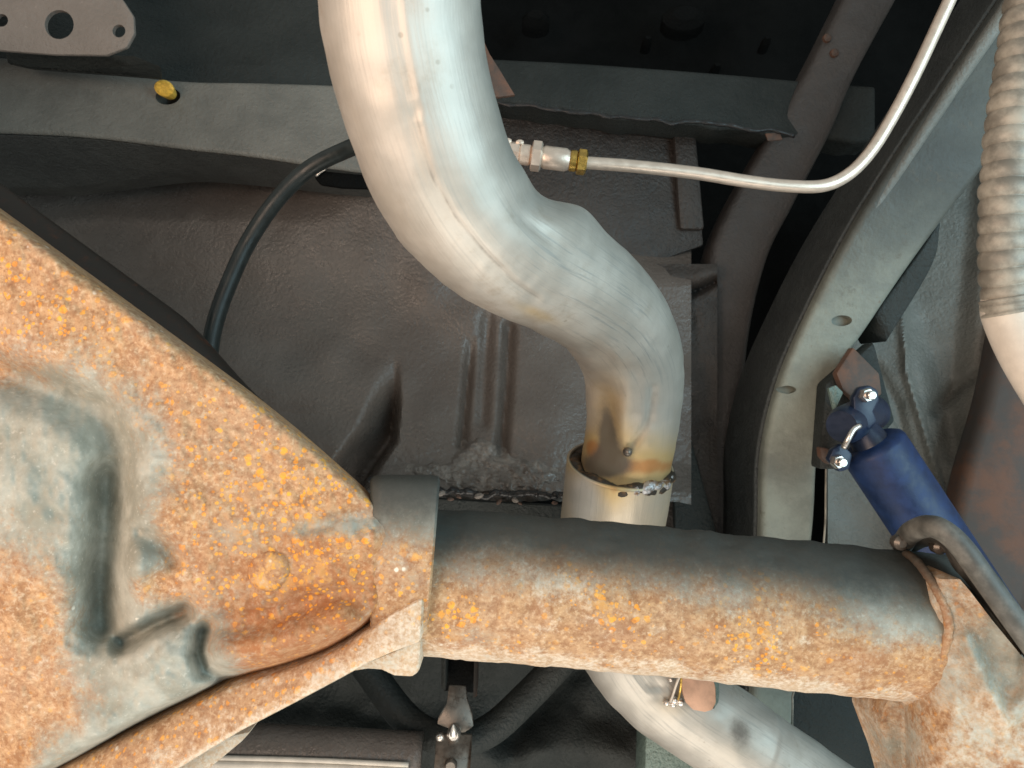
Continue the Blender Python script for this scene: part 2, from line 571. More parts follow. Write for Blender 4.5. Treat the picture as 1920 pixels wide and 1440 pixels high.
def sheet(name, x0, x1, y0, y1, nx, ny, dfun, thick, mat, parent=None, edge=None):
    """pressed sheet metal: front skin at depth dfun(px,py), back skin thick behind; edge(px,py)->shifted px,py"""
    X, Y = np.meshgrid(np.linspace(x0, x1, nx), np.linspace(y0, y1, ny))
    if edge:
        X, Y = edge(X, Y)
    D = dfun(X, Y)
    X, Y, D = X.ravel(), Y.ravel(), D.ravel()
    A = CAM + D[:, None] * (FW + ((X - 960) / F_PX)[:, None] * RT - ((Y - 720) / F_PX)[:, None] * UP)
    V = np.vstack([A, A + FW * thick])
    k = nx * ny
    f = []
    for j in range(ny - 1):
        for i in range(nx - 1):
            a = j * nx + i
            f.append((a, a + 1, a + nx + 1, a + nx))
            f.append((k + a, k + a + nx, k + a + nx + 1, k + a + 1))
    bd = [i for i in range(nx)] + [j * nx + nx - 1 for j in range(1, ny)] + [(ny - 1) * nx + i for i in range(nx - 2, -1, -1)] + [j * nx for j in range(ny - 2, 0, -1)]
    for a, b in zip(bd, bd[1:] + bd[:1]):
        f.append((a, k + a, k + b, b))
    return make(name, V, f, mat, parent, sharp=50)


def cut(o, cutters):
    """drill real holes with throw-away solids"""
    for c in cutters:
        md = o.modifiers.new('hole', 'BOOLEAN')
        md.operation = 'DIFFERENCE'
        md.solver = 'EXACT'
        md.object = c
    bpy.context.view_layer.update()
    dg = bpy.context.evaluated_depsgraph_get()
    me = bpy.data.meshes.new_from_object(o.evaluated_get(dg))
    o.modifiers.clear()
    old = o.data
    o.data = me
    me.name = o.name
    bpy.data.meshes.remove(old)
    for c in cutters:
        bpy.data.objects.remove(c)
    me.set_sharp_from_angle(angle=math.radians(35))
    return o


def drill(px, py, d, r, rx=None, ry=None, deep=0.03):
    """a throw-away elliptical solid through px,py"""
    a = P(px, py, d) - FW * 0.012
    th = np.linspace(0, 2 * np.pi, 28, endpoint=False)
    rx = r if rx is None else rx
    ry = r if ry is None else ry
    rg = [RT * math.cos(t) * rx + UP * math.sin(t) * ry for t in th]
    V = [a + g for g in rg] + [a + FW * (deep + 0.012) + g for g in rg]
    return make('cutter', V, ringfaces(2, 28), M['black'])


# ------------------------------------------------------------------ the setting: body shell behind everything
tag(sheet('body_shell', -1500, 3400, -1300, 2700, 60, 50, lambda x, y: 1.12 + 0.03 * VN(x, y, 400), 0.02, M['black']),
    'deep black body shell high above everything else', None, kind='structure')


# floor pan
def pan_d(x, y):
    d = 0.735 - 0.06 * sst(y, 500, 930) - 0.018 * sst(y, 860, 935) + 0.02 * sst(x, 700, 1350)
    d = d + 0.03 * sst(y, 420, 330) * sst(x, 900, 0)
    d = d + 0.010 * gs(pld(x, y, [(884, 640), (876, 730), (866, 835)]), 9) * sst(y, 600, 700)
    d = d + 0.012 * gs(pld(x, y, [(955, 615), (950, 720), (940, 850)]), 11)
    d = d + 0.008 * gs(pld(x, y, [(915, 600), (908, 700), (905, 790)]), 14)
    lx = np.interp(y, [650, 668, 740, 800, 850, 900], [748, 735, 712, 688, 652, 620])
    rx = np.interp(y, [650, 668, 760, 830, 870, 920], [744, 746, 746, 739, 712, 680])
    d = d + 0.055 * sst(x, lx - 26, lx + 60) * sst(x, rx + 9, rx - 9) * sst(y, 650, 800) 
    d = d - 0.005 * blob(x, y, 920, 885, 130, 35)
    d = d + 0.006 * VN(x, y, 170) + 0.0022 * VN(x + 40, y, 60)
    d = d + sst(y, 830, 895) * (.0016 * VN(x, y, 14) + .0012 * np.abs(VN(x + 9, y * 1.4, 8)) ** .5) * (.5 + blob(x, y, 930, 890, 120, 50)) + 0.0006 * sst(y, 780, 880) * VN(x + 9, y * 1.3, 6)
    d = d + .04 * sst(y, 540, 430) * sst(x, 880, 1010)
    return d


def pan_edge(X, Y):
    top = sst(Y, 560, 225) * 215 * sst(X, 860, 1010)
    Y = Y + top
    t = sst(Y, 880, 935)
    return X, Y + t * (8 * VN(X, 0, 45) + 5 * VN(X, 5, 14) - 12 * sst(X, 800, 680))


pan = thing('floor_pan', P(700, 650, 0.72), 'large dark brown-grey floor pan with pressed grooves behind the bent pipe', 'floor pan')
sheet('pressed_sheet', -700, 1296, 225, 940, 560, 330, pan_d, 0.006, M['pan'], pan, pan_edge)
def smear_d(x, y):
    m = np.clip(blob(x, y, 940, 893, 105, 34) + .8 * blob(x, y, 900, 852, 40, 36) + .5 * blob(x, y, 790, 880, 70, 14), 0, 1)
    wr_ = np.abs(VN(x, y * 1.7, 17)) ** .8 * .0018 + np.abs(VN(x + 50, y * 1.3, 9)) * .0009 + .0005 * VN(x, y, 5)
    return pan_d(x, y) + .004 - .0062 * sst(m + .18 * VN(x, y, 14), .15, .55) - wr_ * sst(m, .1, .5)


sheet('sheen_smear', 700, 1056, 805, 934, 300, 130, smear_d, .003, M['smear'], pan)  # wrinkled patch with its sheen painted pale
# torn sealant hanging along the lower lip
k = []
for i in range(30):
    x = 690 + i * 13.2
    k.append((x, 905 + 22 * sst(x, 760, 900) + 7 * VN(x, 3, 26) + 5 * VN(x, 9, 12), 0.640))
tube('sealant_bead', path3(k, 140), 0.0022 + 0.0016 * np.abs(np.sin(np.arange(140) * 0.53)) * np.random.rand(140), M['sealant'], pan, 10)
for (x, y, r) in ((828, 925, .004), (845, 936, .003), (898, 930, .0045), (936, 941, .003), (966, 938, .0036), (975, 944, .002), (1040, 943, .003), (860, 931, .003)):
    c = P(x, y, 0.633)
    o = lathe('sealant_crumb', c - RT * r, c + RT * r, [(0, .0004), (.2, r * .5), (.45, r * .6), (.8, r * .45), (1, .0004)], M['redrust'] if r < .0035 else M['primer'], pan, 7, 20)
    o.rotation_euler = (rnd.uniform(-.5, .5), rnd.uniform(-.9, .9), rnd.uniform(-.5, .5))
plate('lower_lip', [(640, 925, .645), (1100, 952, .645), (1100, 1010, .66), (640, 1000, .66)], 0.01, M['dark'], pan)

# cross member at upper left
cm = thing('cross_member', P(300, 230, 0.66), 'wide grey cross member with a yellow plug, crossing at upper left', 'cross member')
n = 44
L = [(-700, 60, .66), (0, 106, .655), (180, 132, .655), (340, 150, .66), (480, 153, .66), (640, 158, .665), (760, 162, .67)]
R = [(-700, 225, .628), (0, 248, .63), (180, 258, .632), (340, 278, .636), (480, 294, .64), (640, 318, .648), (760, 330, .65)]
lo, hi = path3(L, n), path3(R, n)
face = box_loft('web_plate', [(hi[i], lo[i], FW * 0.05) for i in range(n)], M['grey'], cm, 0.005)
B2 = [(-700, 350, .70), (0, 352, .70), (120, 352, .70), (240, 338, .695), (350, 326, .69), (480, 335, .69), (640, 352, .69), (760, 360, .69)]
b2 = path3(B2, n)
low = box_loft('lower_flange', [(b2[i], hi[i] + FW * 0.002 - UP * 0.0005, FW * 0.03) for i in range(n)], M['slate'], cm, 0.003)
cut(low, [drill(139, 294, .67, .006, .0085, .0035, .05)])
cut(face, [drill(307, 174, .645, .01, .0105, .0085, .04)])
c = P(306, 163, .640)
lathe('plug', c + FW * .012, c - FW * .0005 - UP * .001, [(0, .006), (.6, .0078), (.85, .008), (1, .006)], M['yellow'], None, 20)
pl = bpy.data.objects['plug']
pl.parent = cm
pl.location = Vector(pl.location) - Vector(cm.location)
pl.scale = (1.15, 1, .62)
pl.rotation_euler = (0, .18, 0)

# plate with holes, top left
mp = thing('mounting_plate', P(100, 50, 0.6), 'beige mounting plate with one large and two small holes, top left corner', 'plate')
pts = [(-420, -260, .60), (150, -230, .60), (205, -30, .60), (232, 2, .60), (250, 30, .60), (252, 62, .60), (238, 88, .60), (200, 103, .60), (100, 102, .60), (10, 95, .60), (-420, 60, .60)]
pm_ = plate('drilled_plate', pts, 0.004, M['primer'], mp, 0.0012)
cut(pm_, [drill(111, 46, .60, .0118), drill(223, 58, .60, .0052), (drill(3, 38, .60, .0052)), drill(-230, 20, .60, .0118)])
plate('plate_edge', [(8, 98, .604), (250, 104, .604), (300, 124, .612), (300, 146, .625), (60, 128, .625), (14, 118, .625)], 0.004, M['dark'], mp, 0.0008)  # drop below the plate, its shade put into the dark colour
plate('recess_panel', [(-500, -300, .70), (640, -300, .74), (660, 60, .74), (640, 175, .70), (-500, 150, .68)], .01, M['dark'],
      tag(thing('recess', P(400, 60, .72), '', ''), 'dark green-black recessed panel above the cross member, left of the pipe', 'panel'), .004)
bpy.data.objects['recess'].name = 'recessed_panel'

# dark cavity beam right of the pipe
xb = thing('rear_beam', P(1200, 180, .76), 'dark beam with ragged taped lower edge, right of the upper pipe', 'beam')
n = 60
tp = path3([(820, 100, .77), (920, 108, .765), (1080, 116, .76), (1250, 128, .755), (1400, 140, .76), (1530, 152, .765), (1640, 160, .77)], n)
bt = path3([(820, 176, .75), (940, 190, .745), (1080, 208, .74), (1250, 232, .735), (1400, 246, .742), (1530, 258, .755), (1640, 268, .765)], n)
box_loft('beam_web', [(bt[i] - UP * .002 * VN(i * 9, 0, 20), tp[i], FW * .05) for i in range(n)], M['dark'], xb, .006)
k = [(930 + 560 * i / 24, 193 + 60 * i / 24 + 6 * VN(i * 7, 2, 9), .733 - .012 * i / 24) for i in range(25)]
tube('torn_tape', path3(k, 90), .0014 + .0012 * np.random.rand(90), M['sealant'], xb, 8)
plate('rust_patch', [(1435, 250, .722), (1462, 248, .722), (1468, 262, .722), (1440, 264, .722)], .002, M['redrust'], xb, .0006)
bp = thing('bulkhead_panel', P(1150, 330, .78), 'dark brown bulkhead panel above the thin copper line', 'panel')
plate('panel_sheet', [(880, 190, .79), (1300, 225, .79), (1320, 460, .77), (1150, 520, .77), (880, 420, .78)], .008, M['panelbrown'], bp, .003)
plate('pressed_strip', [(1262, 235, .775), (1305, 240, .775), (1322, 430, .765), (1275, 430, .765)], .01, M['panelbrown'], bp, .004)
for (x, y, r, s) in ((1005, 33, .014, .25), (1285, 30, .022, .45), (1215, 75, .005, .6), (1345, 125, .005, .7), (1440, 75, .005, .5)):  # black discs added in place of faint glints in the cavity
    c = P(x, y, 1.02)
    o = lathe('glint', c + FW * .03, c - FW * .004, [(0, r), (.7, r), (1, r * .55)], M['black'], None, 12)
    tag(o, {1005: 'flat dark glint disc in the black cavity nearest the bent pipe', 1285: 'largest dark round glint disc in the black cavity',
            1215: 'tiny dark stud in the black cavity, just left of the largest disc', 1345: 'tiny dark stud in the black cavity, lowest one just above the beam',
            1440: 'tiny dark stud in the black cavity, the one nearest the slanted rail'}[x], 'glint', 'glints in the black cavity')
    o.scale = (1.4, 1, s)

# tall side panel between pipe end and frame rail
sp = thing('side_panel', P(1340, 650, .78), 'dark brown side panel with a short slanted slit, right of the pipe elbow', 'panel')


def side_d(x, y):
    d = .765 - .01 * sst(x, 1150, 1400)
    d = d + .014 * gs(pld(x, y, [(1298, 548), (1318, 540), (1340, 528)]), 7)
    d = d - .006 * gs(pld(x, y, [(1200, 520), (1300, 520), (1380, 500)]), 16)
    return d + .004 * VN(x, y, 120) + .0015 * VN(x, y, 30)


sheet('panel_sheet', 1080, 1345, 495, 1100, 100, 150, side_d, .006, M['panelbrown'], sp)
plate('dark_gusset', [(1268, 1100, .735), (1262, 880, .735), (1290, 800, .735), (1345, 1000, .735), (1360, 1100, .735)], .01, M['dark'], sp, .003)

# plum upper rail going up to the right
ur = thing('upper_rail', P(1560, 180, .74), 'long plum-grey curved member running behind the bend of the copper-toned line', 'rail')
st = rail_st([(1286, 1120, .775), (1298, 900, .772), (1310, 700, .77), (1326, 520, .768), (1350, 425, .765), (1425, 285, .758), (1515, 130, .75), (1610, -60, .74), (1730, -320, .73)],
             [(1384, 1120, .765), (1392, 900, .762), (1404, 660, .76), (1440, 490, .757), (1490, 385, .754), (1562, 245, .748), (1612, 130, .74), (1715, -60, .735), (1850, -320, .72)], .05, 60)
box_loft('rail_body', st, M['plum'], ur, .01)
for (x, y) in ((1552, 70), (1566, 98), (1640, 30)):
    c = P(x, y, .742)
    lathe('rust_scab', c + FW * .003, c - FW * .0016, [(0, .0045), (.6, .004), (1, .0015)], M['redrust'], ur, 9)

# main frame rail
fr = thing('frame_rail', P(1500, 700, .62), 'light grey curved frame rail sweeping from the axle to the upper right corner', 'frame rail')
Lk = [(1395, 1560, .70), (1412, 1300, .68), (1428, 1000, .66), (1433, 850, .65), (1470, 700, .635), (1540, 545, .62), (1612, 410, .605), (1700, 270, .59), (1800, 120, .575), (1900, -30, .56), (2100, -330, .54)]
Rk = [(1475, 1560, .70), (1492, 1300, .68), (1526, 1000, .66), (1536, 850, .65), (1564, 720, .635), (1648, 585, .62), (1742, 450, .605), (1850, 310, .59), (1965, 160, .575), (2070, 10, .56), (2260, -290, .54)]
st = rail_st(Lk, Rk, .10, 70)
rail = box_loft('rail_body', st, M['rail'], fr, .006)
cut(rail, [drill(1590, 599, .612, .0065, .0085, .0045, .02), drill(1487, 731, .625, .0055, .0075, .0035, .02)])
e = path3([(1625, 412, .609), (1706, 288, .594), (1800, 145, .579), (1912, -20, .562), (2110, -320, .542)], 60)
tube('hem_edge', e, np.linspace(.004, .0068, 60), M['grey'], fr, 16)
lw = path3(Lk, 70)
st = [(lw[i] + FW * .108 - RT * .004, lw[i] + FW * .012 - RT * .0035, RT * .006) for i in range(70)]
box_loft('shaded_rail_web', st, M['slate'], fr, .002)  # dark sheet over the rail's side, carrying its shade as colour
# dark lip along right side of the rail
st = rail_st([(1640, 590, .635), (1735, 455, .62), (1760, 410, .615)], [(1664, 640, .64), (1748, 500, .625), (1764, 425, .617)], .05, 16)
box_loft('rail_flange', st, M['dark'], fr, .003)


# wheel house panel at right
def wh_d(x, y):
    d = .80 - .05 * sst(x, 1500, 1950) + .02 * sst(y, 600, 1100)
    d = d - .012 * sst(pld(x, y, [(1690, 560), (1700, 700), (1745, 850), (1790, 1000)]), 12, 0) * .5
    d = d + .012 * sst((x - 1690) - .32 * (y - 560) + 6 * VN(x, y, 70), -26, 26)
    d = d + .008 * gs(pld(x, y, [(1752, 770), (1790, 730), (1830, 705)]), 10)
    d = d - .018 * sst(x - 1790 - .1 * (900 - y), -30, 26)
    d = d + .007 * gs(pld(x, y, [(1640, 690), (1680, 760), (1700, 860)]), 13)
    return d + .006 * VN(x, y, 140) + .002 * VN(x, y, 45)


whp = thing('wheel_house', P(1750, 800, .78), 'creased grey-brown wheel house panel behind the blue shock absorber', 'panel')
sheet('pressed_sheet', 1552, 2500, 250, 1800, 190, 220, wh_d, .006, M['grey'], whp, lambda X, Y: (X + sst(Y, 660, 520) * 100 * (2500 - X) / 948, Y))
lathe('screw', P(1858, 662, .745), P(1858, 662, .735), [(0, .007), (.6, .007), (1, .004)], M['darkrust'], whp, 12)
bs_ = thing('brown_stay', P(1860, 850, .7), 'rusty brown sheet stay behind the blue shock, at the right edge', 'stay')
st = rail_st([(1880, 600, .72), (1850, 750, .715), (1800, 930, .71), (1770, 1150, .71)], [(2050, 600, .70), (2000, 750, .695), (1960, 930, .69), (1930, 1150, .69)], .03, 24)
box_loft('stay_sheet', st, M['brown'], bs_, .01)

# lower background
lb = thing('lower_panel', P(1000, 1400, .80), 'black curved underbody panel below the axle tube', 'panel')


def lb_d(x, y):
    return .82 + .02 * VN(x, y, 150) + .03 * gs(pld(x, y, [(1080, 1240), (960, 1380)]), 40) - .03 * gs(y - 1395 - .02 * (x - 500), 60) + .003 * VN(x, y, 30)


sheet('panel_sheet', 250, 1500, 1120, 1750, 140, 80, lb_d, .008, M['dark'], lb)
br_ = thing('bumper_bar', P(600, 1420, .66), 'dark bar with cream trim strips along the bottom edge of the view', 'bar')
C = path3([(150, 1400, .66), (420, 1404, .66), (600, 1412, .66), (790, 1422, .665)], 40)
tube('bar_body', C, .022, M['pan'], br_, 28)
for dy, r in ((1424, .0022), (1436, .0032)):
    C = path3([(100, dy - 8, .635), (420, dy - 3, .635), (600, dy + 2, .635), (766, dy + 10, .637)], 30)
    tube('trim_strip', C, r, M['ivory'], br_, 10)
tp_ = thing('green_grey_block', P(1260, 1400, .70), 'dimpled green-grey block under the lower exhaust pipe', 'block')
plate('block_body', [(1212, 1330, .70), (1300, 1365, .70), (1309, 1410, .70), (1302, 1520, .70), (1206, 1520, .70)], .05, M['teal'], tp_, .003)
dk = thing('dark_flap', P(1560, 1400, .76), 'dark flat flap between the lower exhaust pipe and the rusty bracket', 'flap')
plate('flap_sheet', [(1486, 1260, .75), (1720, 1260, .75), (1740, 1560, .74), (1470, 1560, .74)], .01, M['dark'], dk, .003)

# ------------------------------------------------------------------ rear axle
AX = thing('rear_axle', P(700, 1100, .41), 'rusty rear axle with flared differential housing and long tube', 'axle')


def table(pts):
    a = np.array(pts, float)
    return lambda x: np.interp(x, a[:, 0], a[:, 1])


def smooth_table(pts, n=400):
    K = spline(pts, n)
    o = np.argsort(K[:, 0])
    return lambda x: np.interp(x, K[o, 0], K[o, 1])


yt = smooth_table([(-700, -60), (-350, 140), (-150, 282), (0, 390), (100, 463), (200, 536), (300, 609), (400, 682), (480, 742), (560, 806), (640, 876), (690, 922), (722, 962), (738, 1000), (746, 1050)])
yb = smooth_table([(-700, 1850), (-350, 1670), (0, 1495), (130, 1430), (250, 1362), (350, 1312), (430, 1275), (520, 1250), (590, 1228), (640, 1205), (690, 1170), (722, 1132), (738, 1100), (746, 1060)])
xs = np.concatenate([np.linspace(-700, 0, 40), np.linspace(0, 700, 260)[1:], np.linspace(700, 746, 34)[1:]])
uf = np.linspace(-1, 1, 300)
yf = np.sin(0.5 * np.pi * (0.6 * uf + 0.4 * np.sin(uf * np.pi / 2)))
prof = [(y, (1 - abs(y) ** 16) ** (1 / 2.4)) for y in yf] + [(y, -(1 - abs(y) ** 3) ** .5) for y in np.linspace(1, -1, 42)[1:-1]]
mphi = len(prof)
V = []
for x in xs:
    t, b = yt(x), yb(x)
    yc, h = (t + b) / 2, (b - t) / 2
    d0 = .430 + .015 * sst(x, 300, -300)
    bul = np.interp(x, [-700, -300, 0, 300, 600, 700, 722, 735, 742, 746], [.085, .08, .072, .066, .062, .059, .055, .047, .036, .02])
    for y, s in prof:
        if s > 0:
            s = (1 - abs(y) ** max(12, .12 * h)) ** (1 / 2.4)
        V.append((x, yc + h * y, d0 - (bul if s > 0 else .05) * s, s))
V = np.array(V)
X, Y, D, SN = V.T
fr_ = sst(SN, 0.1, .5)
g = np.zeros_like(X)
# cover dome at the left with a channel around it
inside = sst(pld(X, Y, [(-700, 640), (-300, 640), (0, 716), (120, 748), (196, 800), (205, 900), (196, 1060), (186, 1190)]), 0, 1) * 0
chan = pld(X, Y, [(-700, 600), (-300, 620), (0, 700), (100, 735), (180, 775), (212, 840), (206, 940), (196, 1060), (190, 1170)])
g += .022 * gs(chan, 38)
dome = ((X < 205) & (Y > 700)).astype(float)
g -= .016 * blob(X, Y, 0, 960, 170, 260)
g += .010 * gs(pld(X, Y, [(190, 900), (188, 1100), (190, 1170)]), 38)
# nub, slash and pocket
g -= .013 * blob(X, Y, 252, 1062, 38, 46, 30)
g += .007 * gs(pld(X, Y, [(262, 1000), (310, 1030), (325, 1055)]), 16)
g += .024 * gs(pld(X, Y, [(228, 1206), (290, 1172), (345, 1148)]), 17)
g -= .006 * blob(X, Y, 300, 1240, 90, 50, -20)
g += .018 * gs(pld(X, Y, [(378, 1185), (372, 1225), (384, 1258), (425, 1276)]), 17)
g -= .013 * gs(pld(X, Y, [(432, 1226), (520, 1205), (640, 1160)]), 36)
g += .005 * gs(pld(X, Y, [(395, 1172), (480, 1170), (640, 1112)]), 24)
# crease above the nose
g += .004 * gs(pld(X, Y, [(580, 990), (640, 968), (720, 962)]), 16)
g -= .003 * gs(pld(X, Y, [(560, 1012), (640, 1005), (700, 1010)]), 24)
g -= .004 * blob(X, Y, 330, 900, 110, 120)
g += .0026 * VN(X, Y, 90) + .0011 * VN(X, Y, 26) + .0006 * VN(X, Y, 10)
D2 = D + g * fr_
W = CAM + D2[:, None] * (FW + ((X - 960) / F_PX)[:, None] * RT - ((Y - 720) / F_PX)[:, None] * UP)
paint = 1.25 * blob(X, Y, 20, 870, 230, 190) + 1.0 * blob(X, Y, 190, 1000, 75, 260) + .9 * blob(X, Y, 250, 1040, 70, 50) + 1.1 * blob(X, Y, 290, 1220, 170, 95, -20) \
    + 1.0 * gs(pld(X, Y, [(100, 1425), (260, 1355), (400, 1290)]), 55) + .85 * blob(X, Y, 640, 985, 120, 24, -8) + .35 * blob(X, Y, 130, 760, 90, 50) + .35 * blob(X, Y, 270, 880, 60, 110) + .3 * blob(X, Y, 430, 1000, 60, 60)
paint = np.clip(paint - .45 * blob(X, Y, 290, 1090, 90, 28) - .25 * blob(X, Y, 60, 1290, 120, 90), 0, 1.15)
deep = np.clip(.85 * blob(X, Y, 560, 1130, 190, 130) + .9 * gs(pld(X, Y, [(450, 1215), (560, 1190), (680, 1130)]), 55) + .9 * gs(pld(X, Y, [(720, 950), (732, 1040), (715, 1120)]), 22), 0, 1)
pale = np.clip(.25 * blob(X, Y, 120, 660, 160, 70, 35) + .45 * blob(X, Y, 290, 1090, 80, 30) + .25 * blob(X, Y, 60, 1330, 200, 130), 0, 1)
flake = np.clip(.75 * blob(X, Y, 560, 1050, 220, 130) + .5 * blob(X, Y, 60, 570, 220, 90, 35) + .5 * blob(X, Y, 560, 880, 160, 120) + .25 * blob(X, Y, 300, 800, 200, 120), 0, 1)
make('differential_housing', W, ringfaces(len(xs), mphi), M['rust'], AX, attrs=dict(paint=paint, deep=deep, pale=pale, flake=flake))


def rust_at(o, paint=0, pale=0, deep=0, flake=0, over=0):
    me = o.data
    co = np.array([v.co for v in me.vertices]) + np.array(o.location) + (np.array(o.parent.location) if o.parent else 0)
    px, py, d = proj(co)
    for k, v in dict(paint=paint, pale=pale, deep=deep, flake=flake, over=over).items():
        a = me.attributes.new(k, 'FLOAT', 'POINT')
        val = v(px, py) if callable(v) else np.full(len(px), float(v))
        a.data.foreach_set('value', np.ascontiguousarray(np.clip(val, 0, 1), np.float32))
    return o


rust_at(rail, over=lambda x, y: .85 * sst(y, 700, 300))

# dark rear shell of the housing, seen as a band above the front edge
V = []
xs2 = np.linspace(-700, 500, 70)
for x in xs2:
    t = yt(x) - 47 * sst(x, 505, 330)
    b = yb(x) - 60
    for f in np.linspace(0, 2 * np.pi, 72, endpoint=False):
        c, s = math.cos(f), math.sin(f)
        V.append(P(x, (t + b) / 2 - (b - t) / 2 * np.sign(c) * abs(c) ** .85, .475 - .03 * s))
make('rear_shell', V, ringfaces(len(xs2), 72), M['darkrust'], AX)

# casting flange under the housing
pts = [(735, 1150, .3695), (794, 1120, .3690), (790, 1207, .3690), (735, 1226, .3692), (690, 1246, .370), (640, 1274, .371), (550, 1322, .372), (450, 1374, .373), (400, 1404, .374), (340, 1441, .374), (150, 1550, .372),
       (-350, 1810, .37), (-350, 1696, .38), (0, 1500, .385), (130, 1436, .385), (250, 1378, .384), (350, 1328, .383), (430, 1291, .382), (520, 1265, .380), (590, 1241, .377), (640, 1217, .374), (690, 1184, .371)]
o = plate('housing_flange', pts, .035, M['rust'], AX, .003)
rust_at(o, paint=.12, pale=lambda x, y: .25 + .9 * gs(pld(x, y, [(790, 1207), (735, 1226), (690, 1246), (640, 1274), (550, 1322), (450, 1374), (340, 1441), (150, 1550)]), 12) + .3 * sst(x, 500, 760) - .25 * blob(x, y, 250, 1450, 200, 100), flake=.3)  # lit lower edge painted pale into the colour
pts = [(470, 1372, .43), (452, 1392, .43), (395, 1440, .43), (330, 1500, .43), (300, 1470, .43), (400, 1385, .43)]
o = plate('flange_rib', pts, .02, M['rust'], AX, .002)
rust_at(o, paint=.3, pale=.9)

# collar where tube enters the casting
R_ = []
for x, ins in ((694, 10), (700, 2), (715, 0), (780, 0), (792, 3), (796, 10)):
    for k in range(64):
        t = 2 * math.pi * k / 64
        c, q = math.cos(t), math.sin(t)
        cy, cs = np.sign(c) * abs(c) ** .3, np.sign(q) * abs(q) ** .3
        yy = 1046 - (156 - ins) * cy
        R_.append(P(x + (30 * sst(x, 694, 792)) * (1 - (yy - 890) / 374), yy, .430 - (.0585 - ins * .0003) * cs))
o = make('tube_collar', R_, ringfaces(6, 64), M['rust'], AX, sharp=50)
rust_at(o, paint=lambda x, y: .9 * sst(y, 1060, 960) + .25, over=lambda x, y: .95 * sst(y, 1060, 920), pale=lambda x, y: .75 * sst(y, 1130, 1230), deep=.15, flake=lambda x, y: .4 * sst(y, 1000, 1100))  # upper part darkened, shade painted in; lower part lightened

o = plate('corner_lug', [(640, 1262, .395), (690, 1244, .385), (790, 1200, .38), (787, 1258, .385), (774, 1271, .385), (738, 1269, .386), (715, 1258, .388), (690, 1256, .39)], .03, M['rust'], AX, .002)
rust_at(o, paint=.35, pale=.8)

# the tube
C = path3([(740, 1084, .420), (1100, 1112, .420), (1450, 1146, .420), (1790, 1180, .421), (1800, 1181, .421)], 150)


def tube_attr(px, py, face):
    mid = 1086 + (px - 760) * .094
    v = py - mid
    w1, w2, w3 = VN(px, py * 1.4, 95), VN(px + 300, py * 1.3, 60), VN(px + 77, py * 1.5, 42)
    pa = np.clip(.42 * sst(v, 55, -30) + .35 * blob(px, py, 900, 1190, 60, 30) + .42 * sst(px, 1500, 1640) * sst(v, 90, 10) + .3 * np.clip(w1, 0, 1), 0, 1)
    pale_ = np.clip(.75 * sst(v, 80, 150) + .5 * blob(px, py, 1235, 1150, 40, 50, 30) + .3 * blob(px, py, 1050, 1100, 120, 30) + .38 * np.clip(w2, -.3, 1) + .12, 0, 1)  # pale patches, plus light from below painted along the bottom
    return dict(over=.96 * sst(v + 12 * VN(px, py, 160), 45, -112) ** 1.15, paint=pa, pale=pale_, deep=.25 * sst(px, 1350, 1650) * sst(v, -20, 40) + .5 * np.clip(w3, 0, 1),  # tube darkens towards its top: shade painted into the colour
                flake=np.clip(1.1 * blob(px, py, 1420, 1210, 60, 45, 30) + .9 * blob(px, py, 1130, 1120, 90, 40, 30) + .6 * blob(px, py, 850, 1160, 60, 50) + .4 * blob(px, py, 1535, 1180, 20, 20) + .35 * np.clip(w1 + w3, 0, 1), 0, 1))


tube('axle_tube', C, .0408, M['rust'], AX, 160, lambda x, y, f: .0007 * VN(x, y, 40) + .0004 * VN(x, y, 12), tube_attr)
# weld bead at the tube end and the bracket
C = []
for a in np.linspace(-1.45, 1.45, 80):
    dd = .4205 - .0412 * math.cos(a)
    xx = 1695 - 45 * math.log(max(.05, 1 - max(0, .419 - dd) / .047))
    yy = 1176 + 138 * math.sin(a) * .421 / dd * .985
    C.append(P(xx, yy, dd))
o = tube('weld_bead', np.array(C), .0021 + .0005 * np.random.rand(80), M['rust'], AX, 12)
rust_at(o, over=lambda x, y: .8 * sst(y, 1160, 1060), paint=.2, pale=lambda x, y: .15 + .6 * sst(y, 1230, 1300), deep=.4)  # bead's top end takes the same painted shade
# bracket plate at lower right
def brk_d(x, y):
    d = .419 - .047 * (1 - np.exp(-np.maximum(x - 1695, 0) / 45)) - .012 * sst(x, 1780, 2100)
    d = d - .004 * gs(pld(x, y, [(1815, 1200), (1850, 1290), (1885, 1350), (1940, 1290), (2000, 1240)]), 16) + .004 * sst(pld(x, y, [(1850, 1190), (1900, 1290), (1960, 1200)]), 50, 0)
    return d + .0012 * VN(x, y, 45) + .0006 * VN(x, y, 14)


def brk_edge(X, Y):
    t = (X - 1640) / 560
    xl = np.interp(Y, [1086, 1190, 1300, 1330, 1362, 1450, 1750], [1762, 1722, 1672, 1656, 1650, 1683, 1765])
    xr = np.interp(Y, [1086, 1110, 1165, 1245, 1500, 1750], [1800, 1820, 1862, 1928, 2150, 2260])
    return xl + (xr - xl) * t, Y


o = sheet('spring_bracket', 1640, 2200, 1086, 1750, 90, 120, brk_d, .035, M['rust'], AX, brk_edge)
rust_at(o, paint=lambda x, y: .55 * blob(x, y, 1870, 1220, 90, 110) + .45 * blob(x, y, 1680, 1400, 40, 70) + .32, pale=lambda x, y: .5 + .3 * blob(x, y, 1850, 1330, 70, 90),
        deep=lambda x, y: .95 * blob(x, y, 1930, 1430, 80, 40), flake=.1)
# raised plug on the housing
def on_housing(x, y):
    k = np.argmin((X - x) ** 2 + (Y - y) ** 2 + (SN < 0.1) * 1e9)
    return W[k]


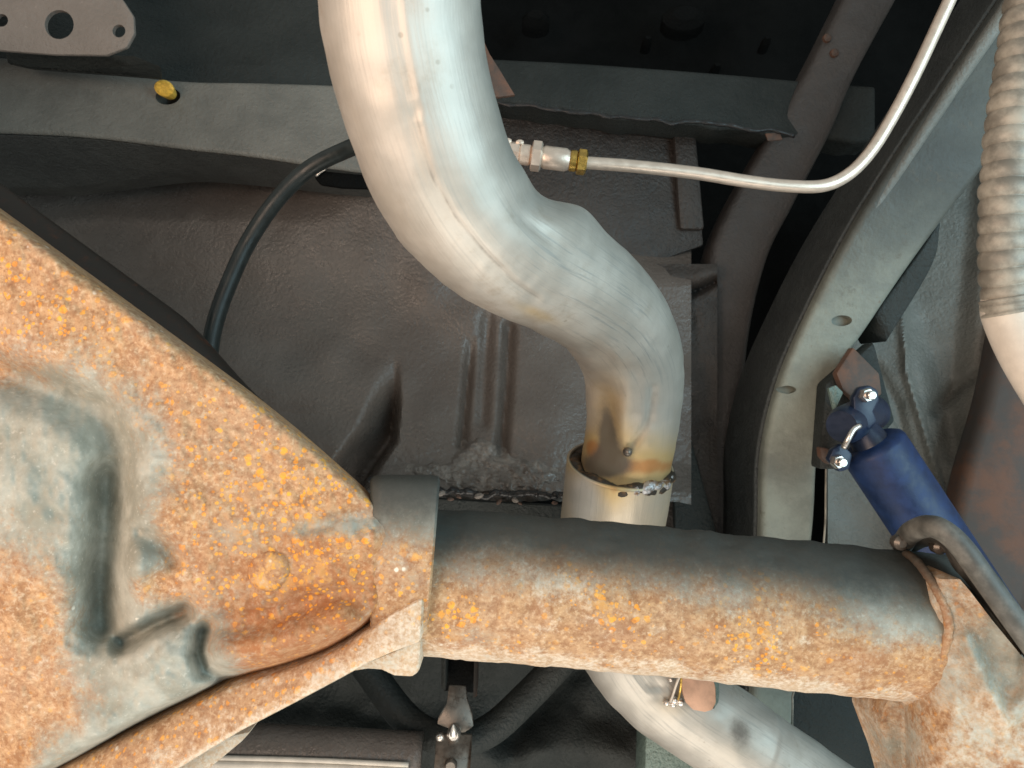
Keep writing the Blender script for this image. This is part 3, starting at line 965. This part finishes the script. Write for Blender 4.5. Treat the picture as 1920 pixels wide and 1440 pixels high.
c = on_housing(504, 1072)
o = lathe('casting_plug', c + FW * .004, c - FW * .0026, [(0, .0105), (.55, .0103), (.85, .0088), (1, .006)], M['rust'], AX, 36, 70)
rust_at(o, deep=.5, flake=1, paint=.05)

# ------------------------------------------------------------------ strap over the axle at right
sb = thing('curved_strap', P(1800, 1050, .40), 'dark curved strap arching over the right end of the axle tube', 'strap')
ed = [(1695, 1022, .43), (1712, 1000, .40), (1742, 988, .385), (1772, 996, .375), (1806, 1026, .37), (1850, 1086, .365), (1925, 1190, .36), (2050, 1360, .355)]
i2 = [(1700, 1050, .46), (1722, 1034, .43), (1745, 1026, .415), (1768, 1034, .405), (1786, 1066, .40), (1812, 1096, .39), (1892, 1196, .38), (2010, 1372, .37)]
a, b = path3(ed, 50), path3(i2, 50)
st = []
for i in range(50):
    e_ = b[i] - a[i]
    st.append((a[i], a[i] + e_ * 1.0, FW * .006 + RT * .004 + UP * .003))
box_loft('strap_band', st, M['band'], sb, .0024, 3)
tube('strap_rim', a + FW * .002, .0058, M['band'], sb, 14)
for x, y in ((1688, 1018), (1762, 1026)):
    c = P(x, y, .405)
    lathe('rivet', c + FW * .004, c - FW * .003, [(0, .004), (.7, .004), (1, .002)], M['strap'], sb, 12)

# ------------------------------------------------------------------ main exhaust pipe
EP = thing('exhaust_pipe', P(900, 430, .38), 'bright bent steel exhaust pipe sweeping from top centre down to the axle', 'exhaust pipe')
K = [(742, -420, .292), (745, -200, .305), (750, 0, .322), (764, 110, .332), (792, 220, .344), (830, 325, .358), (884, 406, .375), (955, 466, .398), (1050, 518, .432), (1136, 582, .476), (1184, 672, .515), (1187, 775, .536), (1174, 862, .550), (1164, 930, .558)]
C = path3(K, 300)
seam = [(742, -420), (744, 0), (762, 110), (778, 200), (790, 260), (812, 335), (852, 405), (905, 468), (965, 530), (1010, 560)]


def pipe_disp(x, y, f):
    g = -.0006 * gs(pld(x, y, seam), 5) * sst(f, .05, .3) - .0007 * gs(pld(x + 14, y, seam), 13) * f + .0003 * gs(pld(x - 10, y, seam), 8) * f
    g += .0005 * blob(x, y, 774, 188, 8, 4) * f + .0005 * blob(x, y, 786, 228, 9, 4) * f - .0004 * blob(x, y, 780, 208, 9, 9) * f
    # flattened, puckered inside of the upper bend and kink on its silhouette
    g += -.0035 * blob(x, y, 1010, 372, 40, 40) + .004 * blob(x, y, 1085, 408, 45, 40)
    g += -.0022 * blob(x, y, 1010, 430, 60, 14, 40) * f
    # dent at the inside of the lower bend
    g += -.006 * blob(x, y, 1128, 775, 26, 75, -8) * f - .0045 * blob(x, y, 1200, 735, 24, 60, 25) * f * 0
    g += .0028 * blob(x, y, 1170, 770, 16, 60, 10) * f - .0022 * gs(pld(x, y, [(1225, 730), (1218, 790), (1190, 830)]), 9) * f
    g += .0016 * blob(x, y, 1195, 745, 22, 40) * f
    g += -.0028 * gs(pld(x, y, [(1110, 660), (1150, 690), (1190, 700)]), 18) * f
    g += .0004 * VN(x, y, 50) + .00025 * VN(x + 30, y, 18) * sst(y, 350, 500)
    return g


def pipe_attr(x, y, f):
    return dict(tint=np.clip(.62 * sst(y, 770, 880) + .4 * blob(x, y, 1108, 838, 16, 26, -30) + .35 * blob(x, y, 1215, 872, 60, 16) + .5 * blob(x, y, 1140, 780, 40, 70) + .22 * blob(x, y, 790, 280, 30, 190, -12) + .18 * sst(y, 560, 700) + .45 * blob(x, y, 1000, 585, 60, 14, 25), 0, 1.1),
                soot_shade=np.clip(.9 * blob(x, y, 1130, 800, 20, 60, -6) + 1.2 * blob(x, y, 1135, 872, 60, 28) + .5 * blob(x, y, 1150, 830, 26, 40) + .5 * gs(pld(x, y, [(1228, 740), (1215, 800), (1185, 840)]), 8) + .5 * gs(pld(x, y, seam), 5) * sst(y, 60, 200), 0, 1),  # soot at the joint; dent and crease get painted shade
                scuff=np.clip(1.1 * blob(x, y, 1120, 550, 110, 80, 40) + .5 * blob(x, y, 1010, 450, 120, 50, 40) + .8 * blob(x, y, 1200, 640, 60, 90), 0, 1))


tube('pipe_body', C, .0352 - .0022 * sst(proj(C)[1], 640, 850), M['pipe'], EP, 144, pipe_disp, pipe_attr)
sa, sbb = P(1163, 868, .551), P(1143, 1010, .574)
C = np.array([sa + (sbb - sa) * t for t in np.linspace(0, 1, 26)])


def slv_attr(x, y, f):
    return dict(tint=np.clip(.42 + .35 * blob(x, y, 1150, 925, 24, 30) + .25 * gs(pld(x, y, [(1060, 870), (1150, 910), (1250, 900)]), 16) - .4 * blob(x, y, 1095, 935, 22, 60), 0, 1.1), soot_shade=.5 * gs(pld(x, y, [(1150, 900), (1200, 915), (1250, 905)]), 7), scuff=.3 + 0 * x)


SL = tube('sleeve', C, .0398, M['pipe'], EP, 96, lambda x, y, f: .0006 * VN(x, y, 40) - .0005 * gs(pld(x, y, [(1165, 900), (1170, 975)]), 10), slv_attr, wall=.0026)
at_ = SL.data.attributes['soot_shade']
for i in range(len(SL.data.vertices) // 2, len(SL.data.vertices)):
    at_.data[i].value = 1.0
# dark scorched crust closing the gap between pipe and sleeve
pc0 = path3([(1174, 862, .550), (1169, 884, .5530)], 2)[1]
ax0 = (sbb - sa) / np.linalg.norm(sbb - sa)
q1 = -FW - ax0 * np.dot(-FW, ax0)
q1 /= np.linalg.norm(q1)
q2 = np.cross(ax0, q1)
cr = [pc0 * .5 + (sa + ax0 * .001) * .5 + (q1 * math.cos(t) + q2 * math.sin(t)) * (.0352 + .0005 * math.sin(t * 13)) + ax0 * .0015 * math.sin(t * 7) for t in np.linspace(0, 2 * np.pi * 1.01, 160)]
tube('scorched_crust', np.array(cr), .0040 + .0009 * np.random.rand(160), M['crust'], EP, 12)
# uneven weld running round the right half of the sleeve mouth
ax_ = (sbb - sa) / np.linalg.norm(sbb - sa)
n1_ = -FW - ax_ * np.dot(-FW, ax_)
n1_ /= np.linalg.norm(n1_)
n2_ = np.cross(ax_, n1_)
if np.dot(n2_, RT) < 0:
    n2_ = -n2_
pc = path3([(1174, 862, .550), (1171, 880, .5525)], 2)[1]
wp, wr = [], []
for t in np.linspace(-.02, 1.3, 150):
    rin = pc + (n1_ * math.cos(t) + n2_ * math.sin(t)) * .0335
    rout = sa + (n1_ * math.cos(t) + n2_ * math.sin(t)) * .0388
    wp.append(rin * .55 + rout * .45 - ax_ * .001 + ax_ * .0012 * math.sin(t * 9) + (n1_ * math.cos(t) + n2_ * math.sin(t)) * .0008 * math.sin(t * 23))
    wr.append(.0025 + .0013 * abs(math.sin(t * 3.1 + .9)) + .0004 * math.sin(t * 17) + .0003 * rnd.random())
wr = np.array(wr) * sst(np.linspace(0, 1, 150), 0, .12) * sst(np.linspace(0, 1, 150), 1, .7) + .0003
tube('weld_bead', np.array(wp), wr, M['weld'], EP, 16)
c = P(1178, 848, .508)
lathe('pinhole_blob', c + FW * .003, c - FW * .0015, [(0, .0034), (.6, .0028), (1, .001)], M['strap'], EP, 14, 80)

# ------------------------------------------------------------------ lower exhaust pipe
LP = thing('tail_pipe', P(1320, 1350, .6), 'lower steel exhaust pipe leaving beneath the axle tube to the lower right', 'exhaust pipe')
K = [(1152, 1000, .573), (1148, 1120, .585), (1172, 1210, .59), (1240, 1290, .595), (1340, 1360, .603), (1450, 1432, .61), (1580, 1520, .62), (1900, 1730, .64)]
C = path3(K, 200)
pxc, pyc, _ = proj(C)
rr = .0352 + .0016 * sst(pxc, 1408, 1400)
tube('pipe_body', C, rr, M['pipe'], LP, 112,
     lambda x, y, f: -.003 * blob(x, y, 1235, 1290, 26, 16, 40) * f + .0012 * gs(pld(x, y, [(1180, 1265), (1210, 1300), (1250, 1300)]), 6) * f + .0006 * VN(x, y, 26),
     lambda x, y, f: dict(tint=np.clip(.35 * blob(x, y, 1250, 1325, 60, 30) + .25 * blob(x, y, 1380, 1410, 60, 40), 0, 1), soot_shade=.75 * blob(x, y, 1388, 1375, 30, 42, -10), scuff=.4 + .5 * blob(x, y, 1220, 1290, 60, 50)))
hg = thing('hanger_tab', P(1310, 1300, .55), 'copper coloured hanger tab with rounded corners on the lower exhaust pipe', 'hanger')
plate('tab_plate', [(1272, 1240, .545), (1330, 1240, .545), (1342, 1290, .545), (1343, 1318, .545), (1336, 1332, .545), (1322, 1336, .545), (1300, 1332, .545), (1286, 1318, .545), (1280, 1300, .545)], .004, M['copper'], hg, .001)
plate('tab_side', [(1326, 1240, .5462), (1346, 1240, .555), (1349, 1300, .558), (1347, 1318, .556), (1338, 1331, .5482), (1343, 1312, .5462), (1341, 1290, .5462)], .003, M['teal'], hg, .0006)
tube('wire', path3([(1278, 1262, .545), (1270, 1278, .543), (1262, 1302, .548), (1257, 1316, .552)], 16), .0009, M['ivory'], hg, 8)
tube('wire', path3([(1278, 1262, .545), (1276, 1290, .546), (1272, 1312, .552)], 16), .0009, M['brass'], hg, 8)
for x, y, r in ((1264, 1312, .0035), (1276, 1316, .0038), (1258, 1274, .0022), (1262, 1320, .003), (1250, 1318, .0025)):
    c = P(x, y, .556)
    lathe('solder_bead', c - RT * r, c + RT * r, [(0, .0004), (.2, r * .7), (.5, r), (.8, r * .7), (1, .0004)], M['zinc'], hg, 10, 80)

# ------------------------------------------------------------------ thin line with fittings, and hose
fl_ = thing('fuel_line', P(1400, 330, .52), 'thin copper-toned metal line with stacked fittings, bending up to the top right', 'fuel line')
C = path3([(1080, 304, .52), (1180, 311, .52), (1300, 324, .52), (1400, 340, .52), (1480, 349, .52), (1545, 348, .52), (1592, 326, .52), (1632, 285, .52), (1670, 225, .52), (1715, 140, .515), (1775, 12, .51), (1850, -150, .50), (1950, -380, .49)], 140)
tube('line_tube', C, .0044, M['line'], fl_, 20)
fa, fb = P(915, 281, .52), P(1106, 306, .52)
def seg(x):
    t = (x - 915) / (1106 - 915)
    return fa + (fb - fa) * t
for nm, x0, x1, r, mt, flat in (('hose_barb', 905, 950, .0066, 'line', None), ('lock_clip', 950, 974, .0078, 'line', 8), ('fitting_body', 974, 996, .0072, 'line', None), ('hex_nut', 996, 1016, .0105, 'line', 6),
                                ('union_sleeve', 1016, 1068, .0080, 'line', None), ('brass_ring', 1068, 1082, .0074, 'brass', None), ('flare_nut', 1082, 1100, .0088, 'brass', 6)):
    a_, b_ = seg(x0), seg(x1)
    lathe(nm, a_, b_, [(0, r * .86), (.1, r), (.85, r), (1, r * .82)], M[mt], fl_, 20, 30, flat)
for x, y in ((951, 264), (974, 267)):
    c = P(x, y, .517)
    lathe('clip_ear', c - RT * .0025, c + RT * .003, [(0, .001), (.3, .002), (.7, .002), (1, .001)], M['line'], fl_, 8)
rh = tube('rubber_hose', path3([(905, 279, .52), (800, 268, .53), (700, 266, .56), (640, 285, .58), (575, 320, .59), (515, 380, .59), (465, 455, .59), (430, 530, .585), (405, 600, .58), (392, 670, .575), (385, 780, .57), (380, 900, .57)], 120), .0066, M['rubber'], None, 24)
tag(rh, 'black rubber hose arching from behind the bent pipe down to the rusty housing', 'hose')
tc = thing('clip_bracket', P(640, 330, .66), 'small black clip bracket under the arch of the rubber hose', 'bracket')
plate('clip_plate', [(588, 332, .655), (612, 312, .655), (700, 312, .655), (700, 354, .655), (640, 352, .655), (600, 346, .655)], .006, M['black'], tc, .002)
tube('clip_edge', path3([(592, 330, .652), (605, 320, .652), (616, 314, .652)], 8), .0012, M['zinc'], tc, 6)

cs = plate('copper_shield', [(900, 60, .56), (918, 100, .56), (936, 128, .56), (966, 178, .56), (935, 182, .56), (900, 182, .56)], .004, M['redrust'], None, .001)
tag(cs, 'small copper-brown pointed shield peeking out right of the upper pipe', 'shield')

# ------------------------------------------------------------------ ribbed conduit at right
cg = thing('ribbed_conduit', P(1880, 330, .36), 'dusty ribbed flexible conduit at the right edge ending in a smooth pale tube', 'conduit')
kc = [(1985, -420, .37), (1962, -200, .37), (1932, 0, .37), (1908, 150, .37), (1892, 270, .37), (1884, 380, .37), (1882, 480, .372), (1890, 566, .374)]
nseg = 520
C = path3(kc, nseg)
Ls = np.concatenate([[0], np.cumsum(np.linalg.norm(np.diff(C, axis=0), axis=1))])
pitch = 32 / F_PX * .37
phs = (Ls / pitch) % 1
ring = (Ls / pitch).astype(int)
rv = np.random.rand(ring.max() + 2)
rad = .0099 + .0004 * rv[ring] + (.0012 + .0008 * rv[ring + 1]) * np.abs(np.sin(np.pi * phs)) ** .6
tube('corrugated_sleeve', C, rad, M['conduit'], cg, 28)
C = path3([(1888, 545, .374), (1893, 585, .374), (1925, 660, .372), (1985, 760, .37), (2080, 900, .365)], 40)
tube('smooth_tube', C, np.interp(np.arange(40), [0, 5, 9, 40], [.0112, .0119, .0128, .0128]), M['ivory'], cg, 28)

c0 = path3([(1888, 558, .373), (1890, 572, .373), (1893, 588, .373)], 12)
tube('ferrule', c0, .0122 + .0004 * np.sin(np.arange(12) * 1.4), M['conduit'], cg, 28)

# ------------------------------------------------------------------ blue shock absorber
sk = thing('shock_absorber', P(1700, 900, .56), 'blue shock absorber slanting down behind the axle end', 'shock absorber')
a_, b_ = P(1632, 830, .565), P(1870, 1190, .565)
Lk_ = np.linalg.norm(b_ - a_)
lathe('body', a_, b_, [(0, .020), (.015, .0235), (.03, .0245), (1, .0245)], M['blue'], sk, 64, 60)
a2 = P(1590, 778, .57)
lathe('mount_eye', P(1578, 800, .555), P(1640, 770, .595), [(0, .012), (.1, .0145), (.9, .0145), (1, .012)], M['darkblue'], sk, 32, 50)
lathe('neck', P(1600, 785, .572), P(1645, 850, .566), [(0, .010), (.5, .013), (1, .016)], M['darkblue'], sk, 32)
plate('pin_ear', [(1600, 745, .552), (1612, 726, .552), (1632, 722, .552), (1648, 732, .552), (1650, 752, .552), (1640, 772, .552), (1646, 790, .552), (1630, 806, .552), (1602, 790, .552)], .008, M['darkblue'], sk, .002)
plate('pin_ear', [(1553, 862, .552), (1562, 842, .552), (1580, 832, .552), (1600, 852, .552), (1594, 880, .552), (1575, 886, .552)], .008, M['darkblue'], sk, .002)
for (x, y) in ((1627, 741), (1573, 866)):
    c = P(x, y, .548)
    b0 = lathe('bolt', c + FW * .004, c - FW * .0022, [(0, .0054), (.75, .0054), (1, .0046)], M['zinc'], sk, 24, 30, 6)
    d_ = c - FW * .0022
    lathe('bolt_shank', d_ + FW * .001, d_ - FW * .005 + RT * .0005, [(0, .0034), (.85, .0034), (1, .0026)], M['zinc'], sk, 16, 30)
tube('clamp_wire', path3([(1612, 798, .545), (1600, 806, .543), (1590, 824, .543), (1582, 840, .546)], 14), .0022, M['zinc'], sk, 10)
mb = thing('shock_mount', P(1590, 760, .60), 'rust-red shock mount plate between the frame rail and the blue shock', 'bracket')
plate('mount_plate', [(1568, 700, .60), (1600, 650, .605), (1650, 700, .60), (1655, 740, .60), (1612, 760, .60), (1580, 730, .60)], .01, M['redrust'], mb, .002)
plate('mount_plate', [(1538, 838, .60), (1560, 842, .60), (1572, 868, .60), (1556, 872, .60), (1540, 858, .60)], .01, M['redrust'], mb, .002)
plate('mount_base', [(1548, 720, .61), (1640, 640, .615), (1680, 790, .61), (1600, 880, .61), (1536, 880, .61)], .02, M['dark'], mb, .003)
plate('green_tip', [(1553, 728, .59), (1568, 722, .59), (1582, 736, .59), (1572, 758, .59), (1564, 772, .59), (1560, 756, .59)], .004, M['teal'], mb, .001)

# thin cable hanging beside the rail
cb = tube('thin_cable', path3([(1549, 862, .63), (1548, 930, .63), (1546, 1000, .63), (1530, 1150, .635), (1490, 1290, .64), (1486, 1330, .64), (1484, 1500, .64)], 50), .0009, M['conduit'], None, 8)
tag(cb, 'thin pale cable hanging beside the frame rail, passing behind the axle', 'cable')

# ------------------------------------------------------------------ bottom centre: hanger strap and sling
us = thing('black_sling', P(860, 1350, .70), 'black U-shaped tube sling below the collar of the axle', 'sling')
tube('sling_tube', path3([(640, 1180, .72), (700, 1268, .715), (752, 1338, .705), (800, 1375, .695), (860, 1388, .69), (920, 1368, .695), (985, 1310, .705), (1055, 1235, .715), (1090, 1180, .72)], 70), .0145, M['dark'], us, 24)
ch = thing('channel_bracket', P(860, 1270, .66), 'dark square channel bracket hanging under the axle tube', 'bracket')
plate('channel_back', [(830, 1200, .69), (894, 1200, .69), (892, 1300, .69), (832, 1296, .69)], .006, M['black'], ch, .001)
plate('channel_side', [(828, 1200, .66), (836, 1200, .655), (835, 1296, .655), (827, 1290, .66)], .03, M['dark'], ch, .0008)
plate('channel_side', [(890, 1200, .655), (897, 1200, .66), (894, 1306, .66), (887, 1310, .655)], .03, M['darkrust'], ch, .0008)
hs = thing('hanger_strap', P(850, 1360, .65), 'waisted grey steel hanger strap with a shiny bolt, below the axle', 'hanger')
plate('upper_strap', [(842, 1284, .665), (874, 1286, .665), (876, 1310, .66), (886, 1340, .655), (888, 1362, .65), (868, 1376, .65), (820, 1358, .65), (822, 1344, .652), (838, 1318, .66)], .003, M['strap'], hs, .0008)
plate('lower_strap', [(818, 1376, .648), (886, 1378, .648), (882, 1440, .63), (880, 1520, .62), (808, 1520, .62), (814, 1440, .63)], .003, M['strap'], hs, .0008)
c = P(851, 1376, .642)
lathe('bolt', c + FW * .006, c - FW * .004, [(0, .0062), (.7, .0062), (1, .004)], M['zinc'], hs, 16, 40)
lathe('bolt_tip', c + UP * .001 - FW * .003, c + UP * .011 - FW * .006, [(0, .0035), (.5, .003), (1, .0006)], M['zinc'], hs, 12, 60)
c = P(825, 1384, .645)
lathe('rivet', c + FW * .003, c - FW * .002, [(0, .004), (.6, .004), (1, .002)], M['zinc'], hs, 12, 60)
c = P(845, 1436, .63)
lathe('rivet', c + FW * .003, c - FW * .002, [(0, .0055), (.6, .0055), (1, .004)], M['strap'], hs, 16, 40)
